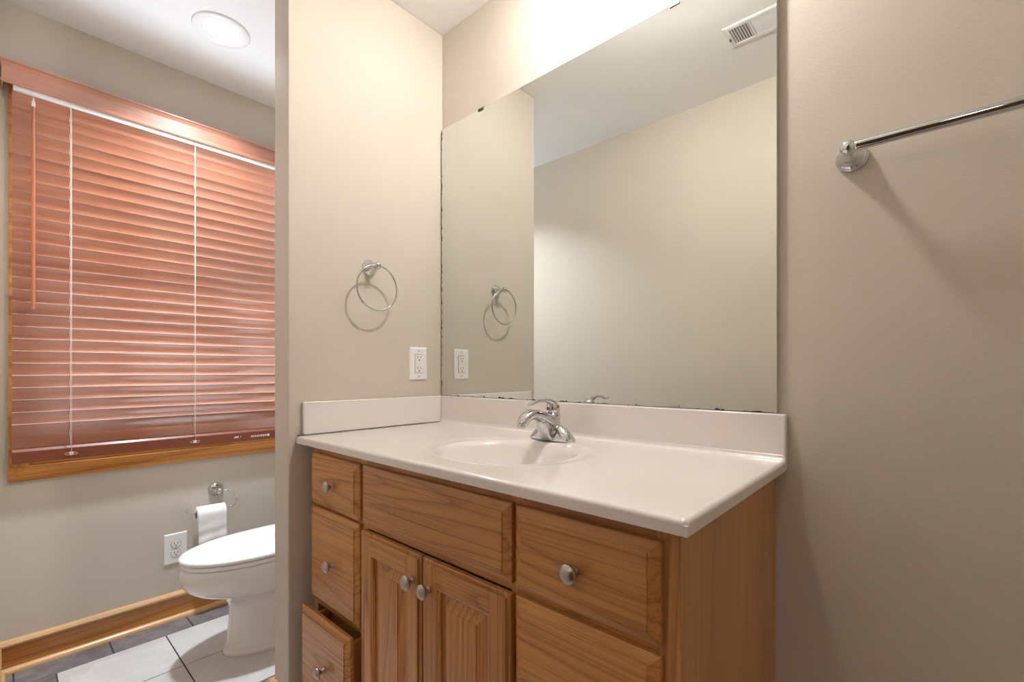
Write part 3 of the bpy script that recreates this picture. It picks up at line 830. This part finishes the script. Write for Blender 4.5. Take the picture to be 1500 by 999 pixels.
# ------------------------------------------------------------------ toilet paper holder and roll
PY, PZ = -.511, .543
tp = thing('toilet_paper_holder', 'chrome open-arm paper holder on the wall behind the toilet lid', 'toilet paper holder', (XW, PY, PZ))
m = MB(); m.lathe((XW + .0004, PY, PZ), (1, 0, 0), [(r * 1.16, d) for r, d in POST], n=40); m.build('wall_plate', CHROME, tp)
XH = XW + .056
m = MB(); m.lathe((XH - .012, PY, PZ), (1, 0, 0), [(.0135 * math.sin(PI * k / 12), .0135 * (1 - math.cos(PI * k / 12))) for k in range(13)], n=24); m.build('ball_knob', CHROME, tp)
ROLL_Z = .462
arm = [(XH, PY + .008, PZ), (XH, PY + .034, PZ - .004)] + [tuple(p) for p in arc((XH, PY + .036, (PZ - .004 + ROLL_Z) / 2), Y3, Z3, (PZ - .004 - ROLL_Z) / 2, PI / 2, -PI / 2, 12)] + [(XH, PY + .02, ROLL_Z), (XH, PY - .105, ROLL_Z), (XH, PY - .122, ROLL_Z + .004), (XH, PY - .130, ROLL_Z + .013), (XH, PY - .132, ROLL_Z + .020)]
m = MB(); m.tube(arm, .0044, n=10); m.build('arm', CHROME, tp)
rollc = Vector((XH, PY - .036, ROLL_Z - .0102))
rt = thing('toilet_paper_roll', 'white toilet paper roll with hanging sheet on the chrome holder', 'toilet paper', rollc)
RO, RI, HW = .0335, .0165, .056
m = MB()
ring = lambda r, yy: [rollc + Vector((r * math.cos(2 * PI * k / 48), yy, r * math.sin(2 * PI * k / 48))) for k in range(48)]
m.loft([ring(RI, -HW), ring(RO - .001, -HW), ring(RO, -HW + .001), ring(RO, HW - .001), ring(RO - .001, HW), ring(RI, HW)], caps=False)
m.build('roll', PAPER, rt)
m = MB(); m.loft([ring(RI - .001, -HW), ring(RI, -HW), ring(RI, HW), ring(RI - .001, HW)], caps=False); m.loft([ring(RI - .001, -HW), ring(RI - .001, HW)], caps=False); m.build('core', CARD, rt)
m = MB()                                           # sheet leaves the roll at its front and hangs down, slightly rippled
nu, nv = 16, 30; sheet = []
for j in range(nv + 1):
    row = []
    for i in range(nu + 1):
        yy = -HW + 2 * HW * i / nu
        if j < 8:
            a = PI * .62 * (1 - j / 8); x, z_ = (RO + .0008) * math.cos(a), (RO + .0008) * math.sin(a)
        else:
            dd = (j - 8) / (nv - 8); x = RO + .0008 + .0022 * math.sin(dd * 19 + i * .12) * dd + .002 * math.sin(i * .7 + dd * 5) * dd + .004 * dd; z_ = -.155 * dd
        row.append(rollc + Vector((x, yy, z_)))
    sheet.append(row)
V = [[m.bm.verts.new(p) for p in r] for r in sheet]
for a, b in zip(V, V[1:]):
    for i in range(nu): m._f([a[i], a[i + 1], b[i + 1], b[i]], True)
so = m.build('sheet', PAPER, rt)
sm = so.modifiers.new('thickness', 'SOLIDIFY'); sm.thickness = .0006; sm.offset = 1

# ------------------------------------------------------------------ recessed ceiling light over the toilet
RL = Vector((-.625, -.605, H))
rc_ = thing('recessed_light', 'round white recessed ceiling light glowing above the toilet', 'ceiling light', RL)
m = MB(); m.lathe(RL, (0, 0, -1), [(.099, -.0005), (.099, .003), (.096, .0065), (.088, .008), (.074, .0066), (.064, .004), (.061, .0015), (.060, .0008)], n=56, caps=False); m.build('trim_ring', WHITEM, rc_)
m = MB(); m.lathe(RL, (0, 0, -1), [(.0605, .0009), (.055, .0022), (.03, .003), (.0005, .0032)], n=48, caps=False); m.build('lens', LENS, rc_)
bd = bpy.data.lights.new('recessed_beam', 'AREA'); bd.shape = 'DISK'; bd.size = .10; bd.energy = CAN_W; bd.spread = math.radians(118); bd.color = (0.82, 0.91, 1.0)
bo = bpy.data.objects.new('recessed_beam', bd); COL.objects.link(bo); bo.parent = rc_; bo.location = (0, 0, -.009)

# ------------------------------------------------------------------ vanity lamp above the mirror (just outside the photograph's top edge)
LP = Vector((.87, -.235, 2.325))
sc_ = thing('vanity_light', 'shaded vanity wall lamp mounted high above the mirror', 'wall lamp', (LP.x, 0, LP.z))
m = MB(); m.lathe((LP.x, -.0004, 2.385), (0, -1, 0), [(.055, 0), (.055, .006), (.048, .014), (.02, .018), (.012, .022)], n=40); m.build('wall_plate', NICKEL, sc_)
m = MB(); m.tube([(LP.x, -.015, 2.385), (LP.x, -.10, 2.398), (LP.x, -.19, 2.418), (LP.x, LP.y, 2.420)], .007, n=12); m.lathe((LP.x, LP.y, 2.425), (0, 0, -1), [(.012, 0), (.026, .006), (.026, .030), (.018, .045), (.014, .052)], n=28); m.build('arm', NICKEL, sc_)
m = MB(); m.lathe((LP.x, LP.y, 2.412), (0, 0, -1), [(.027, 0), (.050, .008), (.075, .026), (.092, .048), (.100, .066), (.097, .066), (.089, .048), (.072, .029), (.048, .012), (.027, .004)], n=48, caps=False); m.build('shade', WHITEM, sc_)
m = MB(); m.lathe(LP + Vector((0, 0, .046)), (0, 0, -1), [(.013, 0)] + [(.044 * math.sin(PI * (k + 1.3) / 14.3), .046 - .044 * math.cos(PI * (k + 1.3) / 14.3)) for k in range(13)] + [(.0005, .090)], n=24); m.build('bulb', GLOBE, sc_)

# ------------------------------------------------------------------ air register in the ceiling, seen in the mirror
AV = (1.013, -.812)
av = thing('ceiling_vent', 'white metal ceiling air register reflected in the top of the mirror', 'air vent', (AV[0], AV[1], H))
VX0, VX1, VY0_, VY1_ = .838, 1.188, -.882, -.742
m = MB()
fo = [(0, .0004), (0, .003), (.006, .006), (.020, .006), (.021, .0004)]
rings = [[(VX0 + i, VY0_ + i, H - d_), (VX1 - i, VY0_ + i, H - d_), (VX1 - i, VY1_ - i, H - d_), (VX0 + i, VY1_ - i, H - d_)] for i, d_ in fo]
m.loft(rings, caps=False, smooth=False)
for x in (.932, 1.094): m.box(x - .004, x + .004, VY0_ + .02, VY1_ - .02, H - .006, H - .0004)
m.build('frame', VENTM, av)
m = MB(); m.box(VX0 + .018, VX1 - .018, VY0_ + .018, VY1_ - .018, H - .0014, H - .0004); m.build('duct', VENTD, av)
m = MB()
def fin(cx, cy, lx, ly, tilt_axis):
    if tilt_axis == 'y': m.sweep([((cx, cy - ly / 2, H - .0035), (.75, 0, .66), (-.66, 0, .75)), ((cx, cy + ly / 2, H - .0035), (.75, 0, .66), (-.66, 0, .75))], [(-.0030, -.0004), (.0030, -.0004), (.0030, .0004), (-.0030, .0004)])
    else: m.sweep([((cx - lx / 2, cy, H - .0035), (0, .75, .66), (0, -.66, .75)), ((cx + lx / 2, cy, H - .0035), (0, .75, .66), (0, -.66, .75))], [(-.0030, -.0004), (.0030, -.0004), (.0030, .0004), (-.0030, .0004)])
for k in range(7):
    fin(.864 + k * .0098, AV[1], 0, .098, 'y'); fin(1.104 + k * .0098, AV[1], 0, .098, 'y')
for k in range(9): fin(1.013, VY0_ + .026 + k * .011, .152, 0, 'x')
m.build('louver_panel', VENTM, av)
m = MB(); m.box(.8455, .8515, -.822, -.812, H - .014, H - .006, bevel=.001, seg=1); lab(m.build('damper_lever', VENTD, av), 'small dark damper lever')

# ------------------------------------------------------------------ unseen lamp added in the adjoining room as fill light
HL = Vector((1.5, HY - 1.25, H))
hl = thing('hall_fill_light', 'added fill light on the adjoining room ceiling behind the doorway', 'ceiling light', HL)
m = MB(); m.lathe(HL, (0, 0, -1), [(.17, .0005), (.17, .02), (.16, .03), (.155, .03)], n=48, caps=False); m.build('frame', NICKEL, hl)
m = MB(); m.lathe(HL, (0, 0, -1), [(.155, .03), (.13, .055), (.08, .075), (.001, .082)], n=48, caps=False); m.build('diffuser', glow('hall_fill_diffuser', (1.0, .96, .91), HALL_FILL_W), hl)
